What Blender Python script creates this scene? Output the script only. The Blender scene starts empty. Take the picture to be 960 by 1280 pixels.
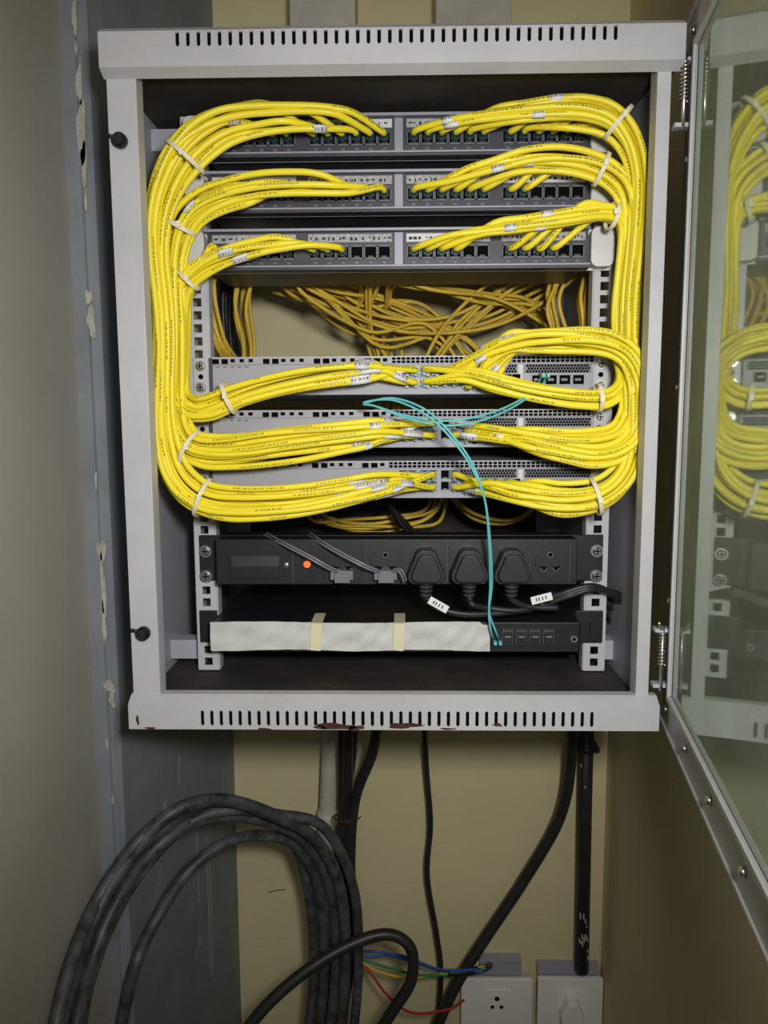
import bpy, math, random
from mathutils import Vector, Matrix
random.seed(7)
try:
    bpy.context.scene.view_settings.view_transform = 'Standard'
except Exception: pass

# ------------------------------------------------------------------ camera
F = 961.0
CAM = Vector((0.0, -0.91, 1.50))
PITCH = math.radians(6.8); YAW = math.radians(1.2); ROLL = math.radians(0.25)
fwd = Vector((-math.sin(YAW)*math.cos(PITCH), math.cos(YAW)*math.cos(PITCH), -math.sin(PITCH)))
rgt = fwd.cross(Vector((0, 0, 1))).normalized()
upv = rgt.cross(fwd).normalized()
r2 = rgt*math.cos(ROLL) - upv*math.sin(ROLL)
u2 = rgt*math.sin(ROLL) + upv*math.cos(ROLL)
cam_d = bpy.data.cameras.new("camera"); cam_o = bpy.data.objects.new("camera", cam_d)
bpy.context.collection.objects.link(cam_o)
cam_d.sensor_fit = 'VERTICAL'; cam_d.sensor_height = 36.0; cam_d.lens = F/1280*36.0
cam_d.clip_start = 0.01
m = Matrix((r2, u2, -fwd)).transposed().to_4x4(); m.translation = CAM
cam_o.matrix_world = m
bpy.context.scene.camera = cam_o

# measured layout: photo measurement (u,v) on the vertical plane Y=y -> world
def P(u, v, y):
    d = fwd*F + r2*(u-480) + u2*(640-v)
    t = (y-CAM.y)/d.y
    return CAM + d*t
def X(u, v, y): return P(u, v, y).x
def Z(v, y, u=500): return P(u, v, y).z

# ------------------------------------------------------------------ materials
def mat(name, col, rough=0.5, metal=0.0, nscale=0, namt=0.0, col2=None, bump=0.0, emis=0, spec=0.5):
    mt = bpy.data.materials.new(name); mt.use_nodes = True
    nt = mt.node_tree; b = nt.nodes["Principled BSDF"]
    b.inputs["Base Color"].default_value = (*col, 1)
    b.inputs["Roughness"].default_value = rough
    b.inputs["Metallic"].default_value = metal
    b.inputs["Specular IOR Level"].default_value = spec
    if emis:
        b.inputs["Emission Color"].default_value = (*col, 1); b.inputs["Emission Strength"].default_value = emis
    if nscale:
        tc = nt.nodes.new("ShaderNodeNewGeometry")
        n = nt.nodes.new("ShaderNodeTexNoise"); n.inputs["Scale"].default_value = nscale
        n.inputs["Detail"].default_value = 6; n.inputs["Roughness"].default_value = 0.65
        nt.links.new(tc.outputs["Position"], n.inputs["Vector"])
        cr = nt.nodes.new("ShaderNodeValToRGB")
        cr.color_ramp.elements[0].position = 0.35
        cr.color_ramp.elements[1].position = 0.70
        c2 = col2 if col2 else tuple(c*(1-namt) for c in col)
        cr.color_ramp.elements[0].color = (*col, 1); cr.color_ramp.elements[1].color = (*c2, 1)
        nt.links.new(n.outputs["Fac"], cr.inputs["Fac"]); nt.links.new(cr.outputs["Color"], b.inputs["Base Color"])
        if bump:
            bp = nt.nodes.new("ShaderNodeBump"); bp.inputs["Strength"].default_value = bump; bp.inputs["Distance"].default_value = 0.002
            nt.links.new(n.outputs["Fac"], bp.inputs["Height"]); nt.links.new(bp.outputs["Normal"], b.inputs["Normal"])
    return mt

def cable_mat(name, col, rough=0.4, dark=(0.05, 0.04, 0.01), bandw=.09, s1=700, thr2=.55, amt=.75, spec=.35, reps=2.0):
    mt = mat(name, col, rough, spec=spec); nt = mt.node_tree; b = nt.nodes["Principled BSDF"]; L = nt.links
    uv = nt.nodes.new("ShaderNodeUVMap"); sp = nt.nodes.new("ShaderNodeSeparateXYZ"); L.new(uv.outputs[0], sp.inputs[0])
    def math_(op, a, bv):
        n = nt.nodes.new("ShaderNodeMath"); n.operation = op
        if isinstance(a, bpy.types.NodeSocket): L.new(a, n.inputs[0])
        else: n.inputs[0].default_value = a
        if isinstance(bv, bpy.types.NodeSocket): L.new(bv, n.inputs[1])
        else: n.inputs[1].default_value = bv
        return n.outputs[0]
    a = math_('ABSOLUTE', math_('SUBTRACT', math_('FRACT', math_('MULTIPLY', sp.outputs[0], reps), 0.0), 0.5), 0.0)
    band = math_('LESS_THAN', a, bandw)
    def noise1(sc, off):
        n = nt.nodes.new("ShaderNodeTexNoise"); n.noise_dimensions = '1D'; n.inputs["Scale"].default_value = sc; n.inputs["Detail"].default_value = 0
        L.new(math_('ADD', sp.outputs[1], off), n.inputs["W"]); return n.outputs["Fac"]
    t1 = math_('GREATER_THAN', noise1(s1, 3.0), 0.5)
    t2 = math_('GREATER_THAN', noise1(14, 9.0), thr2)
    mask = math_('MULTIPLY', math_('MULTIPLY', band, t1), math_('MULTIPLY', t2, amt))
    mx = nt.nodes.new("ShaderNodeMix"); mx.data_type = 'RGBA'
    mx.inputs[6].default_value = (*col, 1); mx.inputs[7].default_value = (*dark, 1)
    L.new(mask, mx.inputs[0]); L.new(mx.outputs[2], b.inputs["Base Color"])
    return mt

YEL = cable_mat("yellow_pvc", (0.92, 0.77, 0.035), 0.40, spec=.45)
YEL_SHADE = cable_mat("yellow_pvc_shaded", (0.72, 0.50, 0.06), 0.5)  # same yellow cable, colour darkened for the shadow inside the cabinet
FLAG = cable_mat("flag_label_paper", (0.82, 0.82, 0.82), .6, (.03, .03, .06), .25, 900, 0.0, .85, .3, 3.0)
CAB = mat("cabinet_grey_paint", (0.55, 0.55, 0.585), 0.45, 0, 9, 0.14, bump=0.05)
CABIN = mat("cabinet_inner_paint", (0.42, 0.43, 0.50), 0.5, 0, 12, 0.14)
DARKIN = mat("dusty_shaded_metal", (0.024, 0.022, 0.022), 0.75, 0, 14, 0.5, (0.055, 0.045, 0.038))  # dusty floor and shelf; also shade painted into the roof and back
RAIL = mat("rail_white_steel", (0.56, 0.56, 0.60), 0.4, 0, 40, 0.08)
BLACK = mat("black_plastic", (0.014, 0.014, 0.017), 0.42)
BLKMET = mat("black_powdercoat", (0.013, 0.013, 0.017), 0.45, 0, 60, 0.4)
VOID = mat("dark_void", (0.003, 0.003, 0.003), 0.9, spec=0.1)
CHAR = mat("charcoal_plastic", (0.055, 0.055, 0.072), 0.45)
CHAR2 = mat("grey_plastic", (0.17, 0.17, 0.20), 0.45)
LAV = mat("silver_lip", (0.36, 0.36, 0.44), 0.4, 0.1)
WHT = mat("white_plastic", (0.68, 0.68, 0.69), 0.5)
SOCK = mat("socket_white_plastic", (0.88, 0.87, 0.84), 0.4)
SWG = mat("switch_grey", (0.38, 0.38, 0.435), 0.5, 0.0)
LABEL = mat("label_paper", (0.55, 0.55, 0.56), 0.6, 0, 350, 0.7, (0.2, 0.2, 0.23))
PAPER = mat("white_flag", (0.82, 0.82, 0.80), 0.6)
INK = mat("ink", (0.03, 0.03, 0.05), 0.7)
CHROME = mat("zinc_screw", (0.75, 0.75, 0.75), 0.3, 1.0)
NICK = mat("nickel_port_shell", (0.36, 0.37, 0.41), 0.6, 0.1, spec=.3)
TEAL = mat("teal_fiber", (0.14, 0.54, 0.58), 0.4)
TEALD = mat("plug_dark_green", (0.010, 0.045, 0.045), 0.35)
CLEAR = mat("clear_plug", (0.16, 0.28, 0.32), 0.35)
TIE = mat("white_tie", (0.86, 0.82, 0.62), 0.4)
WALLY = mat("yellow_wall_paint", (0.72, 0.65, 0.39), 0.8, 0, 3, 0.10, bump=0.05)
WALLL = mat("left_wall_paint", (0.43, 0.425, 0.37), 0.75, 0, 4, 0.12, bump=0.03)
COL = mat("column_grey_paint", (0.18, 0.205, 0.235), 0.6, 0, 9, 0.3, (0.25, 0.275, 0.30), bump=0.1)
COLL = mat("column_edge_paint", (0.24, 0.265, 0.29), 0.5, 0, 12, 0.25, bump=0.1)
SPLAT = mat("paint_splash", (0.50, 0.49, 0.42), 0.7, 0, 60, 0.45)
RUST = mat("rust", (0.08, 0.028, 0.015), 0.9, 0, 120, 0.6)
CONC = mat("concrete", (0.3, 0.29, 0.27), 0.9, 0, 6, 0.3)
CEIL = mat("ceiling_paint", (0.55, 0.53, 0.45), 0.9, 0, 5, 0.1)
TAPE = mat("masking_paper", (0.64, 0.65, 0.63), 0.6, 0, 40, 0.14, bump=0.45)
CREAM = mat("cream_tape", (0.75, 0.70, 0.48), 0.5)
BCAB = mat("dusty_black_cable", (0.022, 0.023, 0.028), 0.5, 0, 42, 0.0, (0.12, 0.125, 0.14), bump=0.2)
BCAB2 = mat("black_cable", (0.014, 0.014, 0.016), 0.45, 0, 60, 0.0, (0.03, 0.03, 0.032))
PVC = mat("white_pvc", (0.58, 0.55, 0.49), 0.5, 0, 25, 0.2)
LED = mat("neon_red", (1.0, 0.07, 0.01), 0.3, emis=3.0)
BLUE = mat("blue_wire", (0.03, 0.10, 0.42), 0.4); RED = mat("red_wire", (0.45, 0.03, 0.03), 0.4)
GRN = mat("green_wire", (0.03, 0.25, 0.10), 0.4); YWIRE = mat("yellow_wire", (0.7, 0.5, 0.05), 0.4)
GREY = mat("grey_wire", (0.20, 0.20, 0.23), 0.3)

GLS = bpy.data.materials.new("door_glass"); GLS.use_nodes = True
nt = GLS.node_tree; nt.nodes.clear()
o = nt.nodes.new("ShaderNodeOutputMaterial"); tr = nt.nodes.new("ShaderNodeBsdfTransparent"); tr.inputs[0].default_value = (0.84, 0.92, 0.86, 1)
gl = nt.nodes.new("ShaderNodeBsdfGlossy"); gl.inputs["Roughness"].default_value = 0.035; gl.inputs[0].default_value = (0.66, 0.74, 0.66, 1)
fr = nt.nodes.new("ShaderNodeFresnel"); fr.inputs[0].default_value = 1.33
mx = nt.nodes.new("ShaderNodeMixShader"); nt.links.new(fr.outputs[0], mx.inputs[0]); nt.links.new(tr.outputs[0], mx.inputs[1]); nt.links.new(gl.outputs[0], mx.inputs[2])
df = nt.nodes.new("ShaderNodeBsdfDiffuse"); df.inputs[0].default_value = (0.62, 0.70, 0.62, 1)
nz = nt.nodes.new("ShaderNodeTexNoise"); nz.inputs["Scale"].default_value = 9; nz.inputs["Detail"].default_value = 8
mr = nt.nodes.new("ShaderNodeMapRange"); mr.inputs[1].default_value = 0.3; mr.inputs[2].default_value = 0.75; mr.inputs[3].default_value = 0.36; mr.inputs[4].default_value = 0.62
ge = nt.nodes.new("ShaderNodeNewGeometry"); nt.links.new(ge.outputs["Position"], nz.inputs["Vector"]); nt.links.new(nz.outputs["Fac"], mr.inputs[0])
m2 = nt.nodes.new("ShaderNodeMixShader"); nt.links.new(mr.outputs[0], m2.inputs[0]); nt.links.new(mx.outputs[0], m2.inputs[1]); nt.links.new(df.outputs[0], m2.inputs[2])
nt.links.new(m2.outputs[0], o.inputs[0])

# ------------------------------------------------------------------ mesh builder
def empty(name, loc):
    e = bpy.data.objects.new(name, None); e.location = loc; e.empty_display_size = 0.05
    bpy.context.collection.objects.link(e); return e

class B:
    def __init__(s): s.v=[]; s.f=[]; s.m=[]; s.sm=[]; s.uv={}; s.mats=[]; s.xf=None
    def mi(s, mt):
        if mt not in s.mats: s.mats.append(mt)
        return s.mats.index(mt)
    def av(s, p):
        p = Vector(p)
        if s.xf: p = s.xf(p)
        s.v.append(p); return len(s.v)-1
    def af(s, idx, mt, smooth=False, uv=None):
        s.f.append(tuple(idx)); s.m.append(s.mi(mt)); s.sm.append(smooth)
        if uv: s.uv[len(s.f)-1] = uv
    def box(s, x0, x1, y0, y1, z0, z1, mt):
        if x0 > x1: x0, x1 = x1, x0
        if y0 > y1: y0, y1 = y1, y0
        if z0 > z1: z0, z1 = z1, z0
        i = [s.av(p) for p in ((x0,y0,z0),(x1,y0,z0),(x1,y1,z0),(x0,y1,z0),(x0,y0,z1),(x1,y0,z1),(x1,y1,z1),(x0,y1,z1))]
        for q in ((0,3,2,1),(4,5,6,7),(0,1,5,4),(1,2,6,5),(2,3,7,6),(3,0,4,7)): s.af([i[k] for k in q], mt)
    def prism(s, pts2, axis, a0, a1, mt, smooth=False):
        def mk(p, a):
            if axis == 'x': return (a, p[0], p[1])
            if axis == 'y': return (p[0], a, p[1])
            return (p[0], p[1], a)
        n = len(pts2); A = [s.av(mk(p, a0)) for p in pts2]; C = [s.av(mk(p, a1)) for p in pts2]
        s.af(A, mt); s.af(C[::-1], mt)
        for k in range(n): s.af((A[k], C[k], C[(k+1)%n], A[(k+1)%n]), mt, smooth)
    def rbox(s, x0, x1, z0, z1, y0, y1, r, mt, n=5):
        pts = []
        for cx, cz, a in ((x1-r, z1-r, 0), (x0+r, z1-r, 90), (x0+r, z0+r, 180), (x1-r, z0+r, 270)):
            for k in range(n+1):
                t = math.radians(a+90*k/n); pts.append((cx+r*math.cos(t), cz+r*math.sin(t)))
        s.prism(pts, 'y', y0, y1, mt)
    def cyl(s, p0, p1, r, mt, n=14, r1=None):
        p0 = Vector(p0); p1 = Vector(p1); d = (p1-p0).normalized()
        a = d.cross(Vector((0,0,1)) if abs(d.z) < .9 else Vector((1,0,0))).normalized(); b = d.cross(a)
        r1 = r if r1 is None else r1
        A=[];C=[]
        for k in range(n):
            t = 2*math.pi*k/n; o = a*math.cos(t)+b*math.sin(t); A.append(s.av(p0+o*r)); C.append(s.av(p1+o*r1))
        s.af(A[::-1], mt); s.af(C, mt)
        for k in range(n): s.af((A[k], A[(k+1)%n], C[(k+1)%n], C[k]), mt, True)
    def tube(s, pts, r, mt, n=8, closed=False, v0=None):
        pts = [Vector(p) for p in pts]; N = len(pts); rings=[]; ln = random.uniform(0, 50) if v0 is None else v0; lens=[]
        prev = None
        for i in range(N):
            if closed: t = pts[(i+1)%N]-pts[i-1]
            else: t = pts[min(i+1,N-1)]-pts[max(i-1,0)]
            if t.length < 1e-9: t = Vector((0,-1,0))
            t.normalize()
            if prev is None:
                a = t.cross(Vector((0,1,0)));
                if a.length < 0.05: a = t.cross(Vector((1,0,0)))
                a.normalize()
            else:
                a = prev - t*prev.dot(t)
                if a.length < 1e-6: a = t.orthogonal()
                a.normalize()
            prev = a; b = t.cross(a)
            rr = r[i] if isinstance(r, list) else r
            rings.append([s.av(pts[i]+(a*math.cos(2*math.pi*k/n)+b*math.sin(2*math.pi*k/n))*rr) for k in range(n)])
            if i: ln += (pts[i]-pts[i-1]).length
            lens.append(ln)
        for i in range(N if closed else N-1):
            j = (i+1)%N
            for k in range(n):
                k2 = (k+1)%n
                s.af((rings[i][k], rings[i][k2], rings[j][k2], rings[j][k]), mt, True,
                     [(k/n, lens[i]), ((k+1)/n, lens[i]), ((k+1)/n, lens[j]), (k/n, lens[j])])
        if not closed: s.af(rings[0][::-1], mt); s.af(rings[-1], mt)
    def build(s, name, parent=None, bevel=0):
        me = bpy.data.meshes.new(name); loc = parent.location.copy() if parent else Vector((0,0,0))
        if not parent and s.v:
            c = Vector((0,0,0))
            for p in s.v: c += p
            loc = c/len(s.v)
        me.from_pydata([tuple(p-loc) for p in s.v], [], s.f)
        for mt in s.mats: me.materials.append(mt)
        me.polygons.foreach_set("material_index", s.m); me.polygons.foreach_set("use_smooth", s.sm)
        uvl = me.uv_layers.new(name="UVMap")
        for fi, uvs in s.uv.items():
            p = me.polygons[fi]
            for k, li in enumerate(p.loop_indices): uvl.data[li].uv = uvs[k]
        me.update(); 
        ob = bpy.data.objects.new(name, me); bpy.context.collection.objects.link(ob)
        if parent: ob.parent = parent
        else: ob.location = loc
        if bevel:
            bm = ob.modifiers.new("bevel", 'BEVEL'); bm.width = bevel; bm.segments = 2; bm.limit_method = 'ANGLE'; bm.angle_limit = math.radians(50)
        return ob

def cr(pts, per=6):
    pts = [Vector(p) for p in pts]; out=[]; n=len(pts)
    for i in range(n-1):
        p0 = pts[max(i-1,0)]; p1 = pts[i]; p2 = pts[i+1]; p3 = pts[min(i+2,n-1)]
        for k in range(per):
            t = k/per
            out.append(0.5*((2*p1)+(p2-p0)*t+(2*p0-5*p1+4*p2-p3)*t*t+(3*p1-p0-3*p2+p3)*t**3))
    out.append(pts[-1]); return out

def screw(b, x, y, z, r=0.0045, mt=None):
    mt = mt or CHROME
    b.cyl((x, y, z), (x, y-0.002, z), r*1.35, mt, 16); b.cyl((x, y-0.002, z), (x, y-0.0045, z), r, mt, 12, r*0.7)
    b.box(x-r*.65, x+r*.65, y-0.0047, y-0.004, z-r*.13, z+r*.13, VOID); b.box(x-r*.13, x+r*.13, y-0.0047, y-0.004, z-r*.65, z+r*.65, VOID)

# ------------------------------------------------------------------ room
YW = 0.38
xL = X(101, 528, 0.0); xC = X(124, 528, 0.0); xB = X(292, 930, YW); xR = X(757, 1000, YW)
b = B(); b.box(xL-0.15, 0.5+xR, YW, YW+0.12, 0, 2.6, WALLY); b.build("wall_back")
b = B(); b.box(xR, xR+0.12, -2.2, YW, 0, 2.6, WALLY); b.build("wall_right")
b = B(); b.box(xL-0.12, xL, -2.2, -0.002, 0, 2.6, WALLL); b.build("wall_left")
b = B(); b.box(xL-0.15, xR+0.12, -2.2, YW+.12, -0.1, 0, CONC); b.build("floor")
b = B(); b.box(xL-0.15, xR+0.12, -2.2, YW+.12, 2.6, 2.7, CEIL); b.build("ceiling")

col = empty("steel_column", (xL, 0.1, 0))
b = B(); b.prism([(xL-0.05, 0.0), (xC, 0.0), (xC+0.006, 0.006), (xB, YW-0.001), (xL-0.05, YW-0.001)], 'z', 0.0, 2.6, COL); b.build("column_body", col)
b = B(); b.prism([(xL, -0.004), (xL+0.016, -0.004), (xL+0.018, 0.001), (xL, 0.001)], 'z', 0, 2.6, COLL); b.build("column_edge_strip", col)
def blob(b, cu, cv, w, h, y, mt, seed, n=18):
    rnd = random.Random(seed); c = P(cu, cv, y); pts=[]
    ph = [rnd.uniform(0, 6.28) for _ in range(4)]
    for k in range(n):
        t = 2*math.pi*k/n; q = .8+.14*math.sin(2*t+ph[0])+.12*math.sin(3*t+ph[1])+.08*math.sin(5*t+ph[2])+rnd.uniform(-.06, .06)
        pts.append((c.x+w*q*math.cos(t), c.z+h*q*math.sin(t)))
    b.prism(pts, 'y', y, y-0.0004, mt)
b = B()
for i, (cu, cv, w, h) in enumerate([(99,105,.005,.022),(102,165,.0055,.05),(105,205,.0045,.03),(107,250,.0015,.02),(111,372,.004,.012),(114,402,.006,.022),(93,20,.004,.02),(95,60,.002,.01),(127,688,.006,.018),(129,735,.0035,.05),(130,780,.003,.03),(137,858,.008,.010),(140,875,.0045,.012),(134,930,.002,.010),(141,1000,.002,.008),(120,600,.0015,.012)]):
    blob(b, cu, cv, w, h, -0.0041, SPLAT, i, 30)
b.build("paint_splashes", col)
b = B()
for (v, f0, hh) in ((1010, .3, .02), (1080, .6, .05), (1190, .55, .01), (1130, .65, .12), (960, .45, .012)):
    for k in range(3):
        f = f0+random.uniform(-.04, .04); xx = xC+0.006+(xB-xC-0.006)*f; yy = 0.006+(YW-.007)*f; zz = Z(v, yy)+random.uniform(-.02, .02)
        b.box(xx-0.0005, xx+0.0012, yy-.002, yy+.0015, zz-hh, zz+hh, COLL)
b.build("column_scratches", col)

# ------------------------------------------------------------------ cabinet
YF = -0.11; YBAR = -0.125; YBK = 0.355
xlo = X(153, 528, YF); xro = X(822, 528, YF)
zt = Z(84, YF); zb = Z(868, YF)
bx0 = X(122, 45, YBAR); bx1 = X(858, 45, YBAR)
cab = empty("network_rack_cabinet", (0, 0, zb))
b = B()
T = 0.0015
ztop = Z(25, YBAR); zbot = Z(911, YBAR)
b.box(xlo, xlo+T, YF, YBK, zbot, ztop-0.004, CABIN); b.box(xro-T, xro, YF, YBK, zbot, ztop-0.004, CABIN)
b.box(bx0+.003, bx1-.003, YF-0.01, YBK, ztop-0.004, ztop-0.002, CAB); b.box(xlo+T, xro-T, YF, YBK, zbot+.002, zbot+.004, CAB)
b.build("side_panels", cab, 0.0004)
b = B()
b.box(xlo+T+.001, xro-T-.001, YF+0.002, YBK, zt+0.001, zt+0.003, DARKIN)  # roof: dark colour stands in for its unlit underside
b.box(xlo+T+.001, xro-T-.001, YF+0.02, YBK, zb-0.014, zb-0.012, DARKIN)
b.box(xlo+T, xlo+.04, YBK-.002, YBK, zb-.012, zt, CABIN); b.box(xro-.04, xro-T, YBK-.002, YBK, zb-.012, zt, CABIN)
b.box(xlo+.04, xro-.04, YBK-.002, YBK, Z(300, YBK), zt, DARKIN); b.box(xlo+.04, xro-.04, YBK-.002, YBK, zb-.012, Z(560, YBK), DARKIN)  # dark sheets over the open back, standing in for shadow behind the rack
b.build("inner_top_and_bottom", cab)
b = B()
wl = X(188, 528, YF)-xlo
b.box(xlo, xlo+wl, YF-0.003, YF+0.0005, zb-.01, zt+.01, CAB); b.box(xlo+wl-T, xlo+wl, YF, YF+.018, zb-.01, zt+.01, CAB)
wr = 0.0135
b.box(xro-wr, xro, YF-0.003, YF+0.0005, zb-.01, zt+.01, CAB); b.box(xro-wr, xro-wr+T, YF, YF+.018, zb-.01, zt+.01, CAB)
b.box(xlo+wl, xro-wr, YF-0.002, YF, zt-0.003, zt+.012, CAB); b.box(xlo+wl, xro-wr, YF-0.001, YF+.012, zb-0.012, zb, CAB)
b.build("front_frame", cab, 0.0006)
def vent_bar(name, z0, z1, zs0, zs1, u0, u1, vs, n, flip):
    b = B(); y0 = YBAR; y1 = YBAR+.0015
    xs0 = X(u0, vs, YBAR); xs1 = X(u1, vs, YBAR)
    b.box(bx0, bx1, y0, y1, z0, zs0, CAB); b.box(bx0, bx1, y0, y1, zs1, z1, CAB)
    b.box(bx0, xs0, y0, y1, zs0, zs1, CAB); b.box(xs1, bx1, y0, y1, zs0, zs1, CAB)
    sw = 0.0036; pitch = (xs1-xs0-sw)/(n-1)
    for k in range(n-1):
        b.box(xs0+k*pitch+sw, xs0+(k+1)*pitch, y0, y1, zs0, zs1, CAB)
    for k in range(n):
        for sx in (0, 1):
            xa = xs0+k*pitch+(sw if sx else 0); dx = -.0013 if sx else .0013
            b.prism([(xa, zs1), (xa+dx, zs1), (xa, zs1-.0015)], 'y', y0, y1, CAB); b.prism([(xa, zs0), (xa+dx, zs0), (xa, zs0+.0015)], 'y', y0, y1, CAB)
    b.box(bx0+.002, bx1-.002, y1+.002, y1+.003, z0+.001, z1-.001, VOID)
    b.box(bx0, bx0+T, y1, YF+.02, z0, z1, CAB); b.box(bx1-T, bx1, y1, YF+.02, z0, z1, CAB)
    if flip:
        b.prism([(y0, z0), (YF-.003, z0-.006), (YF-.003, z0+.001), (y1, z0+.0015)], 'x', bx0, bx1, CAB)
        b.prism([(y0, z1), (y0+.008, z1+.006), (YBK-.2, z1+.006), (YBK-.2, z1+.004), (y1, z1-.0015)], 'x', bx0, bx1, CAB)
    else:
        b.prism([(y0, z1), (YF-.003, zb+.001), (YF+.006, zb+.001), (YF+.006, zb-.002), (y1, z1-.002)], 'x', bx0, bx1-.0, CAB)
        b.box(bx0, bx1, y0, YF+.02, z0-.0015, z0, CAB)
    b.build(name, cab)
vent_bar("top_vent_bar", Z(79, YBAR), ztop-.006, Z(54, YBAR), Z(33, YBAR), 219, 772, 42, 42, True)
vent_bar("bottom_vent_bar", zbot, Z(882, YBAR), Z(908, YBAR), Z(889, YBAR), 251, 742, 898, 42, False)
b = B()
for i, (cu, cv, w, h) in enumerate([(420,908,.026,.004),(445,910,.010,.0035),(505,907,.020,.004),(622,906,.006,.002),(400,909,.008,.0025),(172,900,.002,.006),(188,910,.006,.0015),(560,911,.012,.001),(330,911,.01,.001)]):
    blob(b, cu, cv, w, h, YBAR-.0002, RUST, 30+i, 40)
b.build("rust_spots", cab)
b = B()
for cu, cv in ((151,177),(180,791)):
    p = P(cu, cv, YF-.003); b.cyl(p, p+Vector((0,-.006,0)), .0075, BLACK, 18); b.cyl(p+Vector((0,-.006,0)), p+Vector((0,-.012,0)), .006, BLACK, 18, .004)
    b.cyl(p+Vector((-.002,-.003,.002)), p+Vector((-.012,-.006,.0045)), .002, BLACK, 8)
b.build("latch_catches", cab)
b = B()
U = 0.04445
def rail(x0, x1, sgn):
    w = x1-x0; xc = (x0+x1)/2; h = .0048
    z = zb-.01; top = zt-.002
    b.box(x0, xc-h, 0.0005, 0.0025, z, top, RAIL); b.box(xc+h, x1, 0.0005, 0.0025, z, top, RAIL)
    zz = z+.006; pitch = U/3; prevtop = z
    while zz+.0095 < top:
        b.box(xc-h, xc+h, .0005, .0025, prevtop, zz, RAIL); prevtop = zz+.0095; zz += pitch
    b.box(xc-h, xc+h, .0005, .0025, prevtop, top, RAIL)
    xe = x0 if sgn < 0 else x1
    b.box(xe-.001, xe+.001, .0025, .045, z, top, RAIL)
    xe = x1 if sgn < 0 else x0
    b.box(xe-.001, xe+.001, .0025, .02, z, top, RAIL)
rail(-.2475, -.2225, -1); rail(.2225, .2475, 1)
b.build("mounting_rails", cab)
b = B()
for s in (-1, 1):
    for zz in (zt-.02, (zt+zb)/2, zb+.01):
        x0 = xlo+T if s < 0 else .2475; x1 = -.2475 if s < 0 else xro-T
        b.box(x0, x1, .02, .045, zz-.012, zz+.012, CABIN)
b.build("rail_brackets", cab)
b = B()
for u0, u1 in ((330, 450), (560, 668)):
    x0 = X(u0, 120, .05); x1 = X(u1, 120, .05)
    b.box(x0, x1, .05, .16, zt-.028, zt+.001, BLACK); b.box(x0+.03, x0+.09, .048, .05, zt-.03, zt-.024, CHAR)
    for k in range(6): b.box(x0+.004, x1-.004, .055+.016*k, .06+.016*k, zt-.031, zt-.028, CHAR)
b.build("roof_fans", cab)

# ---------------- door (pressed steel frame with returned lips, glass behind)
H = Vector((0.2885, -0.086, 0)); DA = math.radians(9.4)
dirv = Vector((-math.sin(DA), -math.cos(DA), 0)); nrm = Vector((-math.cos(DA), math.sin(DA), 0))
def dxf(p): return Vector((H.x, H.y, 0)) + dirv*p.x + nrm*p.y + Vector((0,0,p.z))
b = B(); b.xf = dxf
dz0 = 1.171; dz1 = 1.893; DW = 0.57; fw = .042; hs = .046; TH = -.014
b.box(0, DW, -.0015, 0, dz0, dz0+fw, CAB); b.box(0, DW, -.0015, 0, dz1-fw, dz1, CAB)
b.box(0, hs, -.0015, 0, dz0+fw, dz1-fw, CAB); b.box(DW-fw, DW, -.0015, 0, dz0+fw, dz1-fw, CAB)
b.box(0, .0015, TH, -.0015, dz0, dz1, CAB); b.box(DW-.0015, DW, TH, -.0015, dz0, dz1, CAB)
b.box(0, DW, TH, -.0015, dz0, dz0+.0015, CAB); b.box(0, DW, TH, -.0015, dz1-.0015, dz1, CAB)
b.box(hs-.006, hs, 0, .003, dz0+fw-.006, dz1-fw+.006, CAB)
b.box(hs, DW-fw, 0, .003, dz0+fw-.006, dz0+fw, CAB); b.box(hs, DW-fw, 0, .003, dz1-fw, dz1-fw+.006, CAB)
b.box(0, DW, 0, .0025, dz0, dz0+.004, CAB); b.box(0, DW, 0, .0025, dz1-.004, dz1, CAB)
b.build("door_frame", cab, .0008)
b = B(); b.xf = dxf; b.box(hs-.0045, DW-fw+.004, -.006, -.002, dz0+fw-.004, dz1-fw+.004, GLS); b.build("door_glass_pane", cab)
b = B(); b.xf = dxf
for zz in [dz0+.14+k*(dz1-dz0-.28)/2 for k in range(3)]:
    b.cyl((hs-.018, 0, zz), (hs-.018, .004, zz), .0042, CHROME, 12, .003)
for k in range(6):
    for zz in (dz0+.024, dz1-.024): b.cyl((.035+.1*k, 0, zz), (.035+.1*k, .0045, zz), .0042, CHROME, 12, .003)
b.build("door_screws", cab)
b = B()
for cv in (120, 822):
    hy = -.118; zz = Z(cv, hy)
    hx = .2755
    b.cyl((hx, hy, zz-.035), (hx, hy, zz+.035), .0022, CHROME, 10)
    b.tube([(hx+.0042*math.cos(k*1.05), hy+.0042*math.sin(k*1.05), zz-.008+k*.0006) for k in range(60)], .0008, CHROME, 5)
    b.box(hx-.008, hx+.008, hy-.001, hy+.010, zz+.028, zz+.032, CAB); b.box(hx-.008, hx+.008, hy-.001, hy+.010, zz-.032, zz-.028, CAB)
    b.tube(cr([(hx, hy, zz+.03), (hx-.004, hy-.004, zz+.034), (hx-.006, hy-.005, zz+.04)], 4), .0016, CHROME, 6)
b.build("spring_hinges", cab)

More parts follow.
